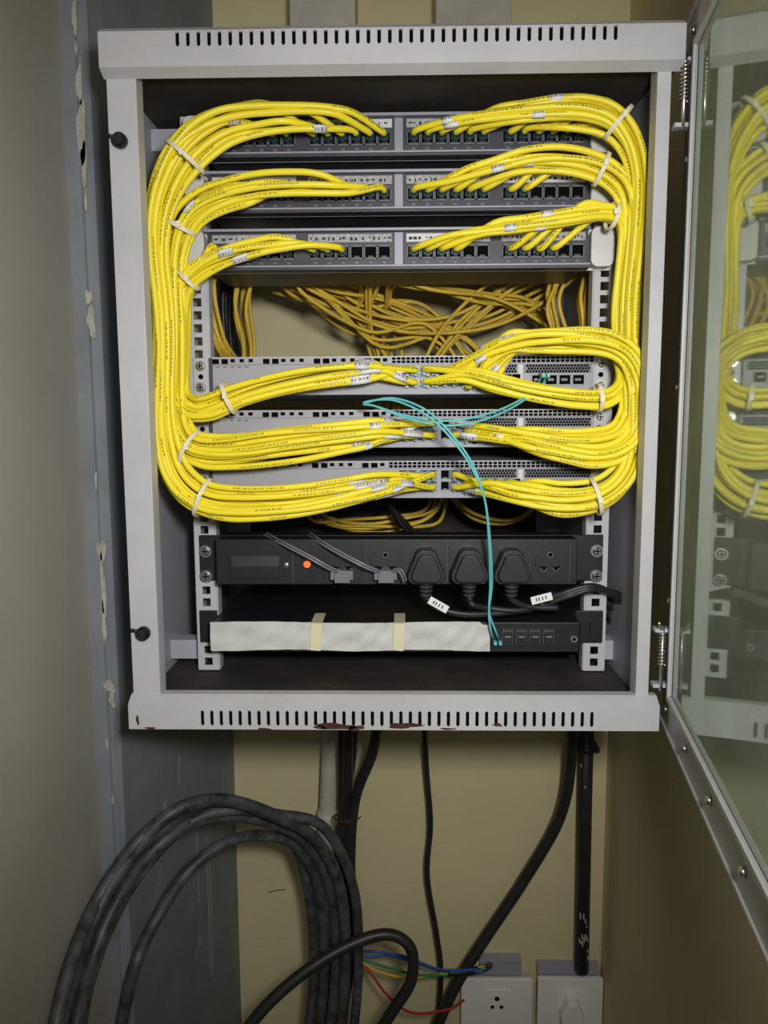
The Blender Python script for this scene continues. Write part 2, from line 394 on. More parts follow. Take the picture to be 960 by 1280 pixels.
# ------------------------------------------------------------------ patch panels
YP = -0.020
PPORT = []; groups = (265, 385, 508, 627)
panel_v = (140, 211, 284)
for pi, vt in enumerate(panel_v):
    ztp = Z(vt, YP); zbp = ztp-.0455; vm = vt+24
    e = empty("patch_panel", (0, 0, ztp))
    xx = lambda u: X(u, vm, YP)
    b = B()
    b.box(-.2413, .2413, -.003, 0, zbp, ztp, WHT)
    b.box(xx(256), xx(737), -.003, .10, zbp+.003, ztp-.002, CHAR)
    b.build("mounting_plate", e, .0004)
    b = B()
    mid0, mid1 = xx(493), xx(504)
    for x0, x1 in ((xx(260), mid0), (mid1, xx(736))):
        b.box(x0, x1, YP+.003, -.003, zbp+.004, ztp-.004, CHAR)
    b.box(mid0, mid1, YP+.005, -.003, zbp+.004, ztp-.004, LAV)
    b.box(xx(256), xx(738), YP, -.003, ztp-.003, ztp, LAV); b.box(xx(256), xx(738), YP, -.003, zbp, zbp+.0045, CHAR)
    b.box(xx(256), xx(738), YP-.002, YP, zbp+.0030, zbp+.0050, LAV)
    b.build("port_modules", e, .0004)
    b = B()
    b.rbox(xx(739), .2395, zbp+.001, ztp-.001, YP-.001, -.003, .008, WHT); b.rbox(-.2395, xx(255), zbp+.001, ztp-.001, YP-.001, -.003, .008, WHT)
    b.build("end_caps", e, .001)
    b = B(); row = []
    for gi, g in enumerate(groups):
        b.box(xx(g), xx(g+105), YP+.0015, YP+.003, ztp-.0155, ztp-.0065, LABEL if (pi+gi) % 3 != 1 else WHT)
        rnd = random.Random(pi*10+gi)
        x = xx(g+3)
        while x < xx(g+100):
            w = rnd.uniform(.001, .004); b.box(x, x+w, YP+.001, YP+.0016, ztp-.0125+rnd.uniform(-.001,.001), ztp-.0100, INK); x += w+rnd.uniform(.001, .006)
        for k in range(6):
            pc = xx(g+9+17.3*k); pz = ztp-.0265; row.append((pc, pz))
            w = .0072; h = .0072
            b.box(pc-w, pc+w, YP+.0005, YP+.004, pz+h-.0012, pz+h+.0003, CHAR2); b.box(pc-w, pc+w, YP+.0005, YP+.004, pz-h-.0003, pz-h+.0012, CHAR2)
            b.box(pc-w, pc-w+.001, YP+.0005, YP+.004, pz-h, pz+h, CHAR2); b.box(pc+w-.001, pc+w, YP+.0005, YP+.004, pz-h, pz+h, CHAR2)
            b.box(pc-w+.001, pc+w-.001, YP+.0022, YP+.003, pz-h+.001, pz+h-.001, VOID)
            b.box(pc-.003, pc+.003, YP+.0015, YP+.0022, pz-h+.0015, pz-h+.0035, CHAR)
            b.box(pc-.002, pc+.002, YP+.002, YP+.003, pz-h-.005, pz-h-.003, CHAR2)
    b.build("ports_and_labels", e)
    PPORT.append(row)

# ------------------------------------------------------------------ switches
YS = -0.014
SWP = []
for si, vt in enumerate((445, 512, 576)):
    ztp = Z(vt, YS); zbp = ztp-.0437; vm = vt+22
    xx = lambda u: X(u, vm, YS)
    zz = lambda dv: ztp-dv*.00094
    e = empty("network_switch", (0, 0, ztp))
    b = B()
    b.box(xx(262), xx(742), YS, .24, zbp, ztp, SWG); b.box(-.2413, xx(262), -.003, 0, zbp, ztp, RAIL); b.box(xx(742), .2413, -.003, 0, zbp, ztp, RAIL)
    b.build("chassis", e, .0006)
    b = B()
    for s in (-1, 1):
        for dv in (10, 36): screw(b, s*.2325, -.003, zz(dv))
        b.cyl((s*.2325, -.003, zz(23)), (s*.2325, -.0036, zz(23)), .003, VOID, 12)
    b.build("ear_screws", e)
    b = B()
    b.box(xx(264), xx(740), YS-.0006, YS+.001, zz(1.2), zz(.2), RAIL)
    b.box(xx(264), xx(740), YS-.0003, YS+.001, zz(9.8), zz(9.1), CHAR2)
    x = xx(266)
    k = 0
    while x < xx(738):
        big = (k % 5) in (0, 1)
        if x < xx(480):
            b.box(x, x+(.0075 if big else .005), YS-.0004, YS+.001, zz(8.5 if big else 6.5), zz(2.5), VOID); x += (.0105 if big else .0105)
            if k % 5 == 4: x += .006
        else:
            b.box(x, x+.0042, YS-.0004, YS+.001, zz(8.4), zz(5.4), VOID); b.box(x, x+.0042, YS-.0004, YS+.001, zz(4.5), zz(1.5), VOID); x += .0055
        k += 1
    b.box(xx(574), xx(646), YS-.0002, YS+.001, zz(21.5), zz(10.5), CHAR2); b.box(xx(655), xx(739), YS-.0002, YS+.001, zz(21.5), zz(10.5), CHAR2)
    for r in range(3):
        x = xx(576)+(.0017 if r % 2 else 0)
        while x < xx(736):
            if not (xx(643) < x < xx(656)):
                b.box(x, x+.0025, YS-.0005, YS+.001, zz(14+r*3.4), zz(11.2+r*3.4), VOID)
            x += .0034
    b.box(xx(648), xx(653), YS-.0008, YS, zz(40), zz(11), WHT)
    ports = []
    for g0 in (498, 524, 550, 576, 602, 628):
        lo = 11 if g0 < 576 else 22
        b.box(xx(g0), xx(g0+23), YS-.001, YS, zz(39), zz(lo), NICK)
        for c in range(2):
            for r in range(2):
                pc = xx(g0+6.2+11*c); pz = zz((17 if g0 < 576 else 26) if r == 0 else (31 if g0 < 576 else 35))
                hh = .0048 if g0 < 576 else .003
                b.box(pc-.0045, pc+.0045, YS-.0013, YS+.001, pz-hh, pz+hh, VOID); ports.append((pc, pz))
                b.box(pc-.0025, pc+.0025, YS-.0015, YS-.0012, pz-hh+.0002, pz-hh+.0015, CHAR2)
    for c in range(4):
        x0 = xx(664+17*c); b.box(x0, x0+.0142, YS-.002, YS, zz(36), zz(23), NICK); b.box(x0+.001, x0+.0132, YS-.0024, YS, zz(35), zz(24.2), VOID)
        b.box(x0+.003, x0+.010, YS-.0027, YS, zz(31), zz(28), CHAR2)
    for kk in range(5): b.box(xx(270+9*kk), xx(275+9*kk), YS-.0003, YS+.0005, zz(12.6), zz(11.6), CHAR)
    b.box(xx(266), xx(262)+.0005, YS-.0006, YS, zbp+.001, ztp-.001, CHAR)
    b.build("front_ports_and_vents", e)
    SWP.append([(p, z, ) for p, z in ports])

# ------------------------------------------------------------------ yellow patch cables
R = 0.0035
PX = .00088
def bundle_center(ctrl):
    pts = [P(c[0], c[1], c[2]) for c in ctrl]; rr = [Vector((c[3]*PX, 0, 0)) for c in ctrl]
    return cr(pts, 6), [q.x for q in cr(rr, 6)]
def offsets(n, seed):
    o=[]
    for i in range(n):
        r = math.sqrt((i+.5)/n); a = i*2.39996+seed; o.append((r*math.cos(a), r*math.sin(a)))
    o.sort(key=lambda q: q[1]); return o
bundles = {}
def make_bundle(key, ctrl, starts, ends, sdir, edir, labels=(), seed=1, yp=YP, ye=YS):
    C, RR = bundle_center(ctrl); bundles[key] = (C, RR)
    n = min(len(starts), len(ends)); off = offsets(n, seed); rnd = random.Random(seed)
    st = sorted(starts, key=lambda q: sdir*q[0])
    en = sorted(ends, key=lambda q: edir*q[0]); 
    b = B(); lb = B(); 
    for i in range(n):
        a, d = off[i]; sx, sz = st[i]; ex, ez = en[i]
        N = len(C)
        i0 = 0
        while i0 < N//2 and (C[i0].x-sx)*sdir < .034: i0 += 1
        i1 = N-1
        while i1 > N//2 and (C[i1].x-ex)*edir < .034: i1 -= 1
        ph = rnd.uniform(-.3, .3); tw = rnd.uniform(-1.3, 1.3)
        pts = [Vector((sx, yp+.004, sz)), Vector((sx, yp-.012, sz)), Vector((sx+sdir*.006, yp-.022, sz+.001))]
        jx = rnd.uniform(-.22, .22); jf = rnd.uniform(.15, .3)
        for k in range(i0, i1+1, 4):
            t = (C[min(k+1, N-1)]-C[max(k-1, 0)]).normalized()
            nn = t.cross(Vector((0, 1, 0))).normalized()
            al = ph+tw*math.sin(k/N*math.pi)
            aa = a*math.cos(al)-d*math.sin(al); dd = a*math.sin(al)+d*math.cos(al)
            rr = RR[k]*(1+jx*math.sin(k*jf+i))
            pts.append(C[k]+nn*aa*rr+Vector((0, dd*rr*.85, 0)))
        pts += [Vector((ex+edir*.006, ye-.022, ez)), Vector((ex, ye-.013, ez)), Vector((ex, ye, ez))]
        fine = cr(pts, 5)
        b.tube(fine, R, YEL, 10)
        for (qx, qz, qy) in ((sx, sz, yp), (ex, ez, ye)):
            isp = (qy == YP)
            lb.box(qx-.0046, qx+.0046, qy-.008, qy+.002, qz-.0042, qz+.0040, TEALD if isp else CLEAR)
            lb.box(qx-.0018, qx+.0018, qy-.010, qy, qz-.0060, qz-.0042, TEALD if isp else CLEAR)
            lb.cyl((qx, qy-.007, qz), (qx, qy-.015, qz), .0043, TEALD if isp else CLEAR, 10, .0040)
        acc = [0]
        for q in range(1, len(fine)): acc.append(acc[-1]+(fine[q]-fine[q-1]).length)
        tot = acc[-1]
        for (dist, prob, ln) in labels:
            if rnd.random() > prob: continue
            s0 = (dist if dist > 0 else tot+dist)+rnd.uniform(-.012, .012); s1 = s0+ln
            seg = [fine[q] for q in range(len(fine)) if s0 <= acc[q] <= s1]
            if len(seg) >= 2: lb.tube(seg, R*1.16, FLAG, 10)
    return b, lb
Lp = lambda pi, idx: [PPORT[pi][k] for k in idx]
def sw(si, u0, u1, n):
    c = [q for q in SWP[si] if X(u0, 500, YS) <= q[0] <= X(u1, 500, YS)]
    while len(c) < n: c = c+[(q[0]+.004, q[1]-.001) for q in c]
    return c[:n]
defs = {
 'A': ([(452,154,-.052,13),(400,147,-.058,17),(340,149,-.062,20),(285,158,-.064,24),(243,184,-.066,25),(214,226,-.066,22),(199,275,-.064,17),(198,330,-.062,13),(204,385,-.06,12),(206,440,-.06,12),(205,500,-.064,14),(208,550,-.068,17),(224,597,-.07,20),(262,625,-.072,22),(325,628,-.072,23),(395,622,-.068,21),(455,611,-.062,17),(515,600,-.05,14)],
       Lp(0, range(0,12)), sw(2, 495, 549, 12), -1, -1, ((.05,.25,.02),(-.075,.5,.03),(-.11,.3,.025)), 3),
 'B': ([(452,236,-.048,11),(400,233,-.054,14),(340,233,-.058,16),(285,242,-.06,18),(243,261,-.06,18),(222,298,-.056,15),(217,350,-.052,12),(219,410,-.05,12),(217,470,-.052,13),(217,522,-.058,16),(238,560,-.064,20),(290,566,-.066,21),(355,557,-.064,21),(425,547,-.06,18),(480,540,-.054,15),(525,538,-.048,12)],
       Lp(1, range(0,12)), sw(1, 495, 549, 12), -1, -1, ((.16,.2,.02),(-.06,.5,.028),(-.1,.25,.02)), 5),
 'C': ([(400,305,-.048,9),(350,309,-.052,12),(300,317,-.054,14),(257,333,-.054,14),(230,360,-.05,12),(226,400,-.044,10),(225,450,-.044,10),(224,492,-.05,13),(247,512,-.058,17),(295,494,-.06,17),(355,477,-.058,16),(420,466,-.054,14),(475,460,-.048,11)],
       Lp(2, (0,2,3,5,6,7,8)), sw(0, 495, 524, 8), -1, -1, ((.13,.2,.02),(-.05,.4,.025),(-.1,.6,.03),(-.14,.2,.02)), 8),
 'D': ([(560,156,-.048,8),(610,148,-.054,13),(665,141,-.060,17),(722,137,-.064,20),(767,149,-.066,20),(793,185,-.066,17),(802,235,-.064,14),(798,300,-.060,12),(791,370,-.056,11),(790,430,-.056,11),(795,480,-.062,13),(795,535,-.066,15),(786,585,-.07,18),(752,618,-.072,20),(700,624,-.07,20),(650,615,-.064,18),(605,605,-.054,14)],
       Lp(0, range(12,24)), sw(2, 560, 640, 12), 1, 1, ((.05,.25,.02),(.12,.25,.02),(-.05,.6,.03)), 4),
 'E': ([(560,224,-.048,8),(610,212,-.054,12),(665,201,-.058,16),(720,203,-.06,17),(764,219,-.06,16),(785,255,-.056,14),(784,320,-.050,11),(778,390,-.046,10),(782,450,-.05,11),(787,500,-.056,12),(772,540,-.062,15),(725,553,-.064,17),(670,549,-.06,16),(610,540,-.05,13)],
       Lp(1, range(12,20)), sw(1, 560, 640, 8), 1, 1, ((.10,.3,.02),(-.05,.6,.025)), 6),
 'F': ([(550,296,-.048,7),(600,289,-.052,8),(655,281,-.056,11),(710,273,-.058,13),(755,268,-.058,13),(778,282,-.052,11),(776,330,-.044,9),(770,390,-.040,8),(772,440,-.044,9),(776,475,-.052,11),(755,496,-.058,13),(705,494,-.058,14),(650,484,-.054,13),(595,470,-.048,11),(560,464,-.044,9)],
       Lp(2, (12,13,14,15,18,19,20,21)), sw(0, 523, 549, 8), 1, 1, ((.12,.3,.02),(-.05,.3,.02)), 9),
 'G': ([(600,445,-.048,11),(640,431,-.058,16),(690,427,-.066,19),(740,430,-.072,20),(778,444,-.074,18),(796,475,-.074,16),(798,515,-.074,15),(785,550,-.074,17),(748,566,-.074,17),(700,562,-.07,15),(650,552,-.062,12)],
       sw(0, 549, 620, 10), [(q[0], q[1]) for q in sw(1, 585, 650, 10)], 1, 1, ((.05,.3,.02),(.09,.3,.02),(-.06,.3,.025)), 11),
}
allc = empty("yellow_patch_cables", (0, -.06, Z(400, 0)))
for key, (ctrl, st, en, sd, ed, lab, seed) in defs.items():
    yp = YS if key == 'G' else YP
    b, lb = make_bundle(key, ctrl, st, en, sd, ed, lab, seed, yp)
    b.build("cable_run_"+key.lower(), allc); lb.build("plugs_and_flags_"+key.lower(), allc)
b = B()
def tie(key, u, v, grow=.98):
    C, RR = bundles[key]; best = min(range(1, len(C)-1), key=lambda k: (C[k]-P(u, v, C[k].y)).length)
    c = C[best]; t = (C[best+1]-C[best-1]).normalized(); n = t.cross(Vector((0,1,0))).normalized(); y = n.cross(t).normalized()
    ra = RR[best]*grow+R*1.0; rb = RR[best]*.85*grow+R*1.2
    M = 28
    for dt in (-.0015, 0, .0015):
        pts = [c+t*dt+n*ra*math.cos(2*math.pi*k/M)+y*rb*math.sin(2*math.pi*k/M) for k in range(M)]
        b.tube(pts, .0009, TIE, 5, closed=True)
    f = c+Vector((0,-1,0))*rb*.98+n*ra*.1; b.box(f.x-.0022, f.x+.0022, f.y-.003, f.y+.001, f.z-.003, f.z+.003, TIE)
for k, u, v in (('A',232,196),('B',226,282),('C',236,352),('C',284,497),('B',240,562),('A',253,622),('D',768,155),('E',748,211),('F',765,270),('D',745,620),('F',748,497)):
    tie(k, u, v)
b.build("cable_ties", allc)

# back cables, inside the cabinet
b = B(); rnd = random.Random(21)
def bc(ctrl, jit=6, r=.0026, mt=None, sp=14):
    ou = rnd.uniform(-sp, sp); ov = rnd.uniform(-sp, sp)*.8; oy = rnd.uniform(-.03, .03); n = len(ctrl)
    pts = [P(u+ou+rnd.uniform(-jit, jit), v+(ov if k else 0)+rnd.uniform(-jit, jit)*(1 if k else .3), y+oy*(1 if k else .2)) for k, (u, v, y) in enumerate(ctrl)]
    b.tube(cr(pts, 7), r, mt or YEL_SHADE, 8)
for i in range(13): bc([(345+rnd.uniform(-10,60),334,.13),(400,358,.16),(470,375+i*3,.2),(540,400,.22),(590,440,.23),(610,480,.24)], 9, sp=22)
for i in range(10): bc([(420+rnd.uniform(-40,40),334,.12),(520,352,.15),(600,365,.18),(670,385,.2),(705,430,.22),(715,520,.24)], 9, sp=20)
for i in range(7): bc([(725,334,.14),(660,370,.17),(590,402,.19),(510,404,.2),(430,376,.2),(345,345,.18)], 8, sp=20)
for i in range(5): bc([(690,334,.14),(640,362,.17),(570,420,.19),(540,470,.2)], 8, sp=16)
for i in range(9): bc([(480+rnd.uniform(-30,30),334,.12),(462,370,.18),(455,410,.22),(475,450,.24),(470,520,.25)], 10, sp=22)
for i in range(7): bc([(315,330,.12),(305,380,.15),(312,440,.17),(300,520,.18),(305,620,.2)], 5, sp=12)
for i in range(6): bc([(265,336,.06),(262,380,.07),(275,430,.08),(290,460,.12),(300,520,.16)], 5, sp=8)
for i in range(7): bc([(708,335,.12),(690,380,.12),(702,430,.13),(700,520,.16),(690,640,.2)], 7, sp=12)
for i in range(9): bc([(738,330,.10),(728,370,.09),(732,420,.09),(722,500,.11),(705,600,.16)], 5, sp=9)
for i in range(5): bc([(380,600,.22),(400,650,.20),(450,657,.19),(500,650,.19),(540,640,.2),(550,600,.24)], 6, sp=10)
for i in range(3): bc([(560,600,.24),(590,648,.2),(640,652,.2),(680,635,.2),(700,600,.2)], 6, sp=8)
for v in (200, 272):
    for i in range(7): bc([(300,v,.10),(420,v+4,.12),(560,v,.12),(700,v+3,.1),(745,v+30,.1)], 6, sp=5)
for i in range(6): bc([(290,330,.2),(288,400,.22),(296,500,.24)], 5, .003, BCAB2, sp=8)
for i in range(3): bc([(485,630,.12),(500,655,.10),(520,672,.08),(560,700,.07)], 4, .003, BCAB2, sp=5)
b.build("rear_cable_mass", allc)

# ------------------------------------------------------------------ teal fibre
fib = empty("teal_fiber_cables", P(540, 520, -.05))
for j, off in enumerate((0, 1)):
    b = B(); o = off*6
    ctrl = [(676+o,470,-.018),(672+o,480,-.04),(650,500+o*.6,-.06),(610,517+o,-.085),(560,526+o,-.09),(510,520+o*.5,-.088),(470,508,-.08),(455,503+o*.3,-.07),(490,500-o*.4,-.08),(530,517-o,-.095),(562,546-o,-.1),(590,585-o,-.1),(606,625,-.097),(613-o*.3,680,-.08),(615-o*.4,730,-.06),(611+o*.1,765,-.055),(614+o,790,-.05),(617+o,799,-.034)]
    b.tube(cr([P(*c) for c in ctrl], 8), .0012, TEAL, 7)
    for q in (ctrl[0], ctrl[-1]):
        p = P(*q); b.box(p.x-.0026, p.x+.0026, p.y-.012, p.y+.006, p.z-.003, p.z+.003, TEALD); b.box(p.x-.0016, p.x+.0016, p.y-.018, p.y-.012, p.z-.002, p.z+.002, TEAL)
    b.build("fiber_strand_%d" % (j+1), fib)

# ------------------------------------------------------------------ PDU
YD = -0.03
zt_ = Z(673, YD); zb_ = Z(732, YD)
xx = lambda u: X(u, 702, YD)
pdu = empty("power_distribution_unit", (0, 0, zt_))
b = B()
b.box(-.2413, .2413, -.0035, -.0005, zb_, zt_, BLKMET); b.box(xx(270), xx(722), YD, .03, zb_+.001, zt_-.001, BLKMET)
b.build("housing", pdu, .0012)
b = B()
for s in (-1, 1):
    for v in (688, 719): screw(b, s*.2335, -.0035, Z(v, 0), .0055)
b.build("ear_screws", pdu)
b = B()
b.rbox(xx(286), xx(354), Z(724, YD), Z(691, YD), YD-.002, YD, .003, BLACK); b.box(xx(290), xx(350), YD-.006, YD-.002, Z(721, YD), Z(707, YD), BLACK)
b.prism([(YD-.002, Z(707, YD)), (YD-.006, Z(707, YD)), (YD-.0035, Z(694, YD)), (YD-.002, Z(694, YD))], 'x', xx(290), xx(350), BLACK)
b.cyl((xx(384), YD, Z(705, YD)), (xx(384), YD-.002, Z(705, YD)), .0065, BLACK, 18); b.cyl((xx(384), YD-.002, Z(705, YD)), (xx(384), YD-.005, Z(705, YD)), .0040, LED, 16, .003)
screw(b, xx(358), YD, Z(706, YD), .002)
cents = (428, 482, 532, 585, 637, 687)
for c in cents:
    b.rbox(xx(c-23), xx(c+23), Z(727, YD), Z(680, YD), YD-.0015, YD, .003, BLACK)
    if c in (428, 482, 687):
        b.cyl((xx(c), YD-.0015, Z(704, YD)), (xx(c), YD-.003, Z(704, YD)), .017, BLACK, 24)
        for dx, dv in ((0, -11), (-7.5, 6), (7.5, 6)):
            b.cyl((xx(c+dx), YD-.003, Z(704+dv, YD)), (xx(c+dx), YD-.0034, Z(704+dv, YD)), .0034, CHAR2, 12); b.cyl((xx(c+dx), YD-.0034, Z(704+dv, YD)), (xx(c+dx), YD-.0037, Z(704+dv, YD)), .0026, VOID, 12)
        b.box(xx(c-13), xx(c-4), YD-.0036, YD-.003, Z(708, YD)-.001, Z(708, YD)+.001, VOID)
        b.box(xx(c+4), xx(c+13), YD-.0036, YD-.003, Z(708, YD)-.001, Z(708, YD)+.001, VOID)
for c in (366, 458, 508, 559, 611, 663, 712): b.box(xx(c)-.0006, xx(c)+.0006, YD-.001, YD, Z(728, YD), Z(679, YD), CHAR)
b.build("sockets_and_switch", pdu, .0006)
for pi_, c in enumerate((532, 585, 637)):
    b = B(); cx = xx(c); cz = Z(706, YD)
    def tri(s): return [(cx+s*x, cz+s*z) for x, z in ((-.006,.021),(.006,.021),(.011,.018),(.021,-.006),(.021,-.013),(.015,-.018),(-.015,-.018),(-.021,-.013),(-.021,-.006),(-.011,.018))]
    b.prism(tri(1.0), 'y', YD-.002, YD-.026, BLACK); b.prism(tri(.8), 'y', YD-.026, YD-.034, BLACK)
    b.cyl((cx, YD-.018, cz-.012), (cx, YD-.018, cz-.034), .0085, BLACK, 14, .005)
    for k in range(3): b.cyl((cx, YD-.018, cz-.02-k*.005), (cx, YD-.018, cz-.0225-k*.005), .0082-.0006*k, CHAR, 14)
    b.build("power_plug_%d" % (pi_+1), pdu, .0025)
b = B(); yc = YD-.018
for k, (c, sag) in enumerate(((532, 0), (585, 8), (637, 14))):
    ctrl = [(c,732,yc),(c+2,748,yc),(c+22,762-sag*.3,yc+.003*k),(c+60,768-sag*.6,yc+.004*k),(660+k*8,762-sag*.5,yc+.01),(705,747-k*3,-.03),(745,737-k*2,-.03),(780,748+k*4,.0),(790,785+k*3,.04),(785,845,.12)]
    if c == 585: ctrl.insert(2, (c+6, 756, yc-.004))
    b.tube(cr([P(*q) for q in ctrl], 7), .0036, BCAB2, 10)
for i, ctrl in enumerate(([(745,742,.02),(775,770,.03),(785,810,.05),(770,845,.08)],[(740,738,.02),(768,760,.03),(772,800,.05),(765,850,.08)],[(752,748,.03),(780,760,.03),(790,800,.06),(788,855,.1)],[(748,742,.03),(770,790,.04),(776,830,.06),(772,860,.1)])):
    b.tube(cr([P(*q) for q in ctrl], 8), .0038, BCAB2, 10)
b.build("power_cords", pdu)
b = B()
for cu, cv, ang in ((548, 756, -30), (677, 748, 15)):
    p = P(cu, cv, yc-.006); ca, sa = math.cos(math.radians(ang)), math.sin(math.radians(ang))
    pts = [(p.x+x*ca-z*sa, p.z+x*sa+z*ca) for x, z in ((-.012,-.0045),(.012,-.0045),(.012,.0045),(-.012,.0045))]
    b.prism(pts, 'y', p.y, p.y-.0006, PAPER)
    for q in (-.006, -.003, .001, .005):
        pts = [(p.x+(x+q)*ca-z*sa, p.z+(x+q)*sa+z*ca) for x, z in ((-.0007,-.002),(.0007,-.002),(.0007,.002),(-.0007,.002))]
        b.prism(pts, 'y', p.y-.0006, p.y-.0008, INK)
b.build("cord_label_flags", pdu)
b = B()
for ctrl in ([(330,668,-.0),(352,680,-.04),(385,697,-.055),(412,712,-.052),(430,718,-.036)],[(385,668,-.0),(402,680,-.04),(432,697,-.055),(462,712,-.055),(482,718,-.036)],[(505,728,-.05),(498,714,-.055),(482,716,-.036)]):
    for s in (0, 3): b.tube(cr([P(u+s, v-s*.7, y) for u, v, y in ctrl], 7), .0013, GREY, 6)
for c in (428, 482):
    p = P(c, 717, YD-.004); b.box(p.x-.013, p.x+.013, p.y-.012, p.y, p.z-.005, p.z+.005, GREY); b.box(p.x-.008, p.x+.01, p.y-.016, p.y-.01, p.z-.008, p.z+.003, CHAR2)
b.build("signal_wires", pdu, .001)

# ------------------------------------------------------------------ fibre tray
YT = -0.035
zt_ = Z(778, YT); zb_ = Z(815, YT)
xx = lambda u: X(u, 796, YT)
tray = empty("fiber_patch_tray", (0, 0, zt_))
b = B(); b.box(xx(266), xx(724), YT, .17, zb_, zt_, BLKMET); b.box(-.2435, xx(264), -.004, -.0008, zb_+.002, zt_+.006, BLKMET); b.box(xx(726), .2435, -.004, -.0008, zb_+.002, zt_+.006, BLKMET)
b.box(xx(264), xx(266), YT, 0, zb_, zt_, BLKMET); b.box(xx(724), xx(726), YT, 0, zb_, zt_, BLKMET)
b.build("tray_housing", tray, .001)
b = B()
b.rbox(-.2405, -.2275, zb_+.01, zt_-.006, -.0075, -.004, .004, BLACK); b.rbox(.2275, .2405, zb_+.01, zt_-.006, -.0075, -.004, .004, BLACK)
for k in range(4):
    x0 = xx(627+17*k); b.box(x0, x0+.013, YT-.003, YT, Z(804, YT), Z(786, YT), CHAR); b.box(x0+.0015, x0+.0115, YT-.006, YT-.003, Z(802, YT), Z(789, YT), BLACK); b.box(x0+.003, x0+.010, YT-.0065, YT-.006, Z(795, YT), Z(793, YT), CHAR2)
b.cyl((xx(717), YT, Z(798, YT)), (xx(717), YT-.003, Z(798, YT)), .004, CHROME, 14); b.cyl((xx(717), YT-.003, Z(798, YT)), (xx(717), YT-.0035, Z(798, YT)), .002, VOID, 10)
b.build("fiber_adapters", tray)
b = B(); nx, nz_ = 110, 14; ids = []
x0, x1 = xx(264), xx(612); rnd = random.Random(4)
for j in range(nz_+1):
    row = []
    for i in range(nx+1):
        fx = i/nx; fz = j/nz_
        top = Z(777, YT)+.001*math.sin(fx*9); bot = Z(812, YT)-.001*math.sin(fx*13+1)
        if fx > .97: top -= .003
        wr_ = .0009*math.sin(fx*21+fz*5)*math.sin(fz*3.1)+.0006*math.sin(fx*67-fz*9+2*math.sin(fx*20))
        row.append(b.av((x0+(x1-x0)*fx, YT-.0036-wr_, bot+(top-bot)*fz)))
    ids.append(row)
for j in range(nz_):
    for i in range(nx): b.af((ids[j][i], ids[j][i+1], ids[j+1][i+1], ids[j+1][i]), TAPE, True)
b.build("masking_paper", tray)
b = B()
for c in (395, 498):
    xa = xx(c-7); xb2 = xx(c+7); b.prism([(xa, Z(811, YT)), (xb2-.001, Z(812, YT)), (xb2+.0015, Z(778, YT)), (xa+.0015, Z(778, YT))], 'y', YT-.0060, YT-.0056, CREAM)
    b.box(xa+.0015, xb2+.0015, YT-.0058, YT+.04, zt_+.0002, zt_+.0008, CREAM)
b.build("tape_strips", tray)
sh = B(); sh.box(X(275, 840, .0), X(722, 840, .0), .02, .3, zb+.004, zb+.008, DARKIN); sh.box(X(275, 840, .0), X(722, 840, .0), .02, .022, zb+.004, zb+.03, DARKIN); sh.build("cantilever_shelf", cab)

# ------------------------------------------------------------------ things below
def DP(q):
    return [Vector((q.x, q.y, z)) for z in (q.z-.25, .35, .012)]
b = B(); pp = [P(413,880,.345), P(410,1000,.345), P(400,1130,.345), P(392,1300,.345)]
b.tube(cr(pp+DP(pp[-1]), 6), .0145, PVC, 16)
c = P(409, 1022, .345); b.cyl(c+Vector((0,0,.012)), c-Vector((0,0,.012)), .017, PVC, 16); b.build("white_conduit_pipe")
def cable(name, ctrl, r, mt, n=12, floor=False):
    b = B(); pp = [P(*q) for q in ctrl]
    if floor: pp += DP(pp[-1])
    b.tube(cr(pp, 9), r, mt, n); return b.build(name)
b = B()
for ctrl, r in (([(436,860,.24),(434,1000,.29),(428,1100,.29),(415,1190,.28),(398,1300,.26)], .0085),
                ([(428,860,.26),(428,1000,.31),(434,1100,.31),(430,1200,.3),(420,1310,.3)], .0075),
                ([(476,880,.2),(466,940,.25),(444,1000,.28),(438,1080,.28),(442,1180,.28),(425,1300,.28)], .0085),
                ([(444,860,.26),(440,950,.3),(425,1040,.3),(420,1150,.27),(405,1310,.24)], .007)):
    pp = [P(*q) for q in ctrl]; b.tube(cr(pp+DP(pp[-1]), 9), r, BCAB2, 12)
b.build("black_riser_cables")
def clear(q, r):
    u, v, y = q
    for _ in range(60):
        p = P(u, v, y)
        side = xC+.006+(xB-xC-.006)*max(0, min(1, (y-.006)/(YW-.007)))
        bad = p.x < xL+r+.004 or (y > -.006-r and p.x < side+r+.004)
        if not bad: break
        y -= .008
    return P(u, v, y)
b = B()
loops = [
 ([(425,1310,.2),(432,1200,.2),(425,1110,.18),(395,1050,.14),(340,1018,.08),(275,1000,.04),(215,1016,.0),(160,1075,-.03),(115,1155,-.05),(78,1270,-.1),(60,1350,-.13)], .0085),
 ([(410,1310,.22),(420,1200,.22),(412,1110,.2),(380,1050,.15),(325,1025,.1),(260,1022,.05),(200,1055,.0),(150,1120,-.03),(115,1200,-.06),(95,1280,-.09),(85,1350,-.11)], .008),
 ([(440,1310,.2),(448,1210,.2),(442,1110,.17),(405,1035,.12),(345,1018,.09),(290,1012,.06),(235,1030,.03),(180,1085,.0),(138,1155,-.03),(108,1240,-.05),(95,1330,-.07)], .0075),
 ([(395,1320,.24),(405,1220,.24),(400,1120,.22),(375,1062,.18),(335,1045,.14),(285,1052,.1),(235,1090,.06),(195,1150,.03),(168,1210,.01),(150,1290,-.01),(142,1340,-.01)], .008),
 ([(380,1320,.24),(392,1220,.24),(385,1110,.22),(358,1040,.18),(300,1008,.1),(235,1008,.02),(175,1050,-.02),(122,1125,-.05),(90,1200,-.08),(70,1280,-.12),(55,1350,-.14)], .008)]
for ctrl, r in loops: b.tube(cr([clear(q, r) for q in ctrl], 9), r, BCAB, 12)
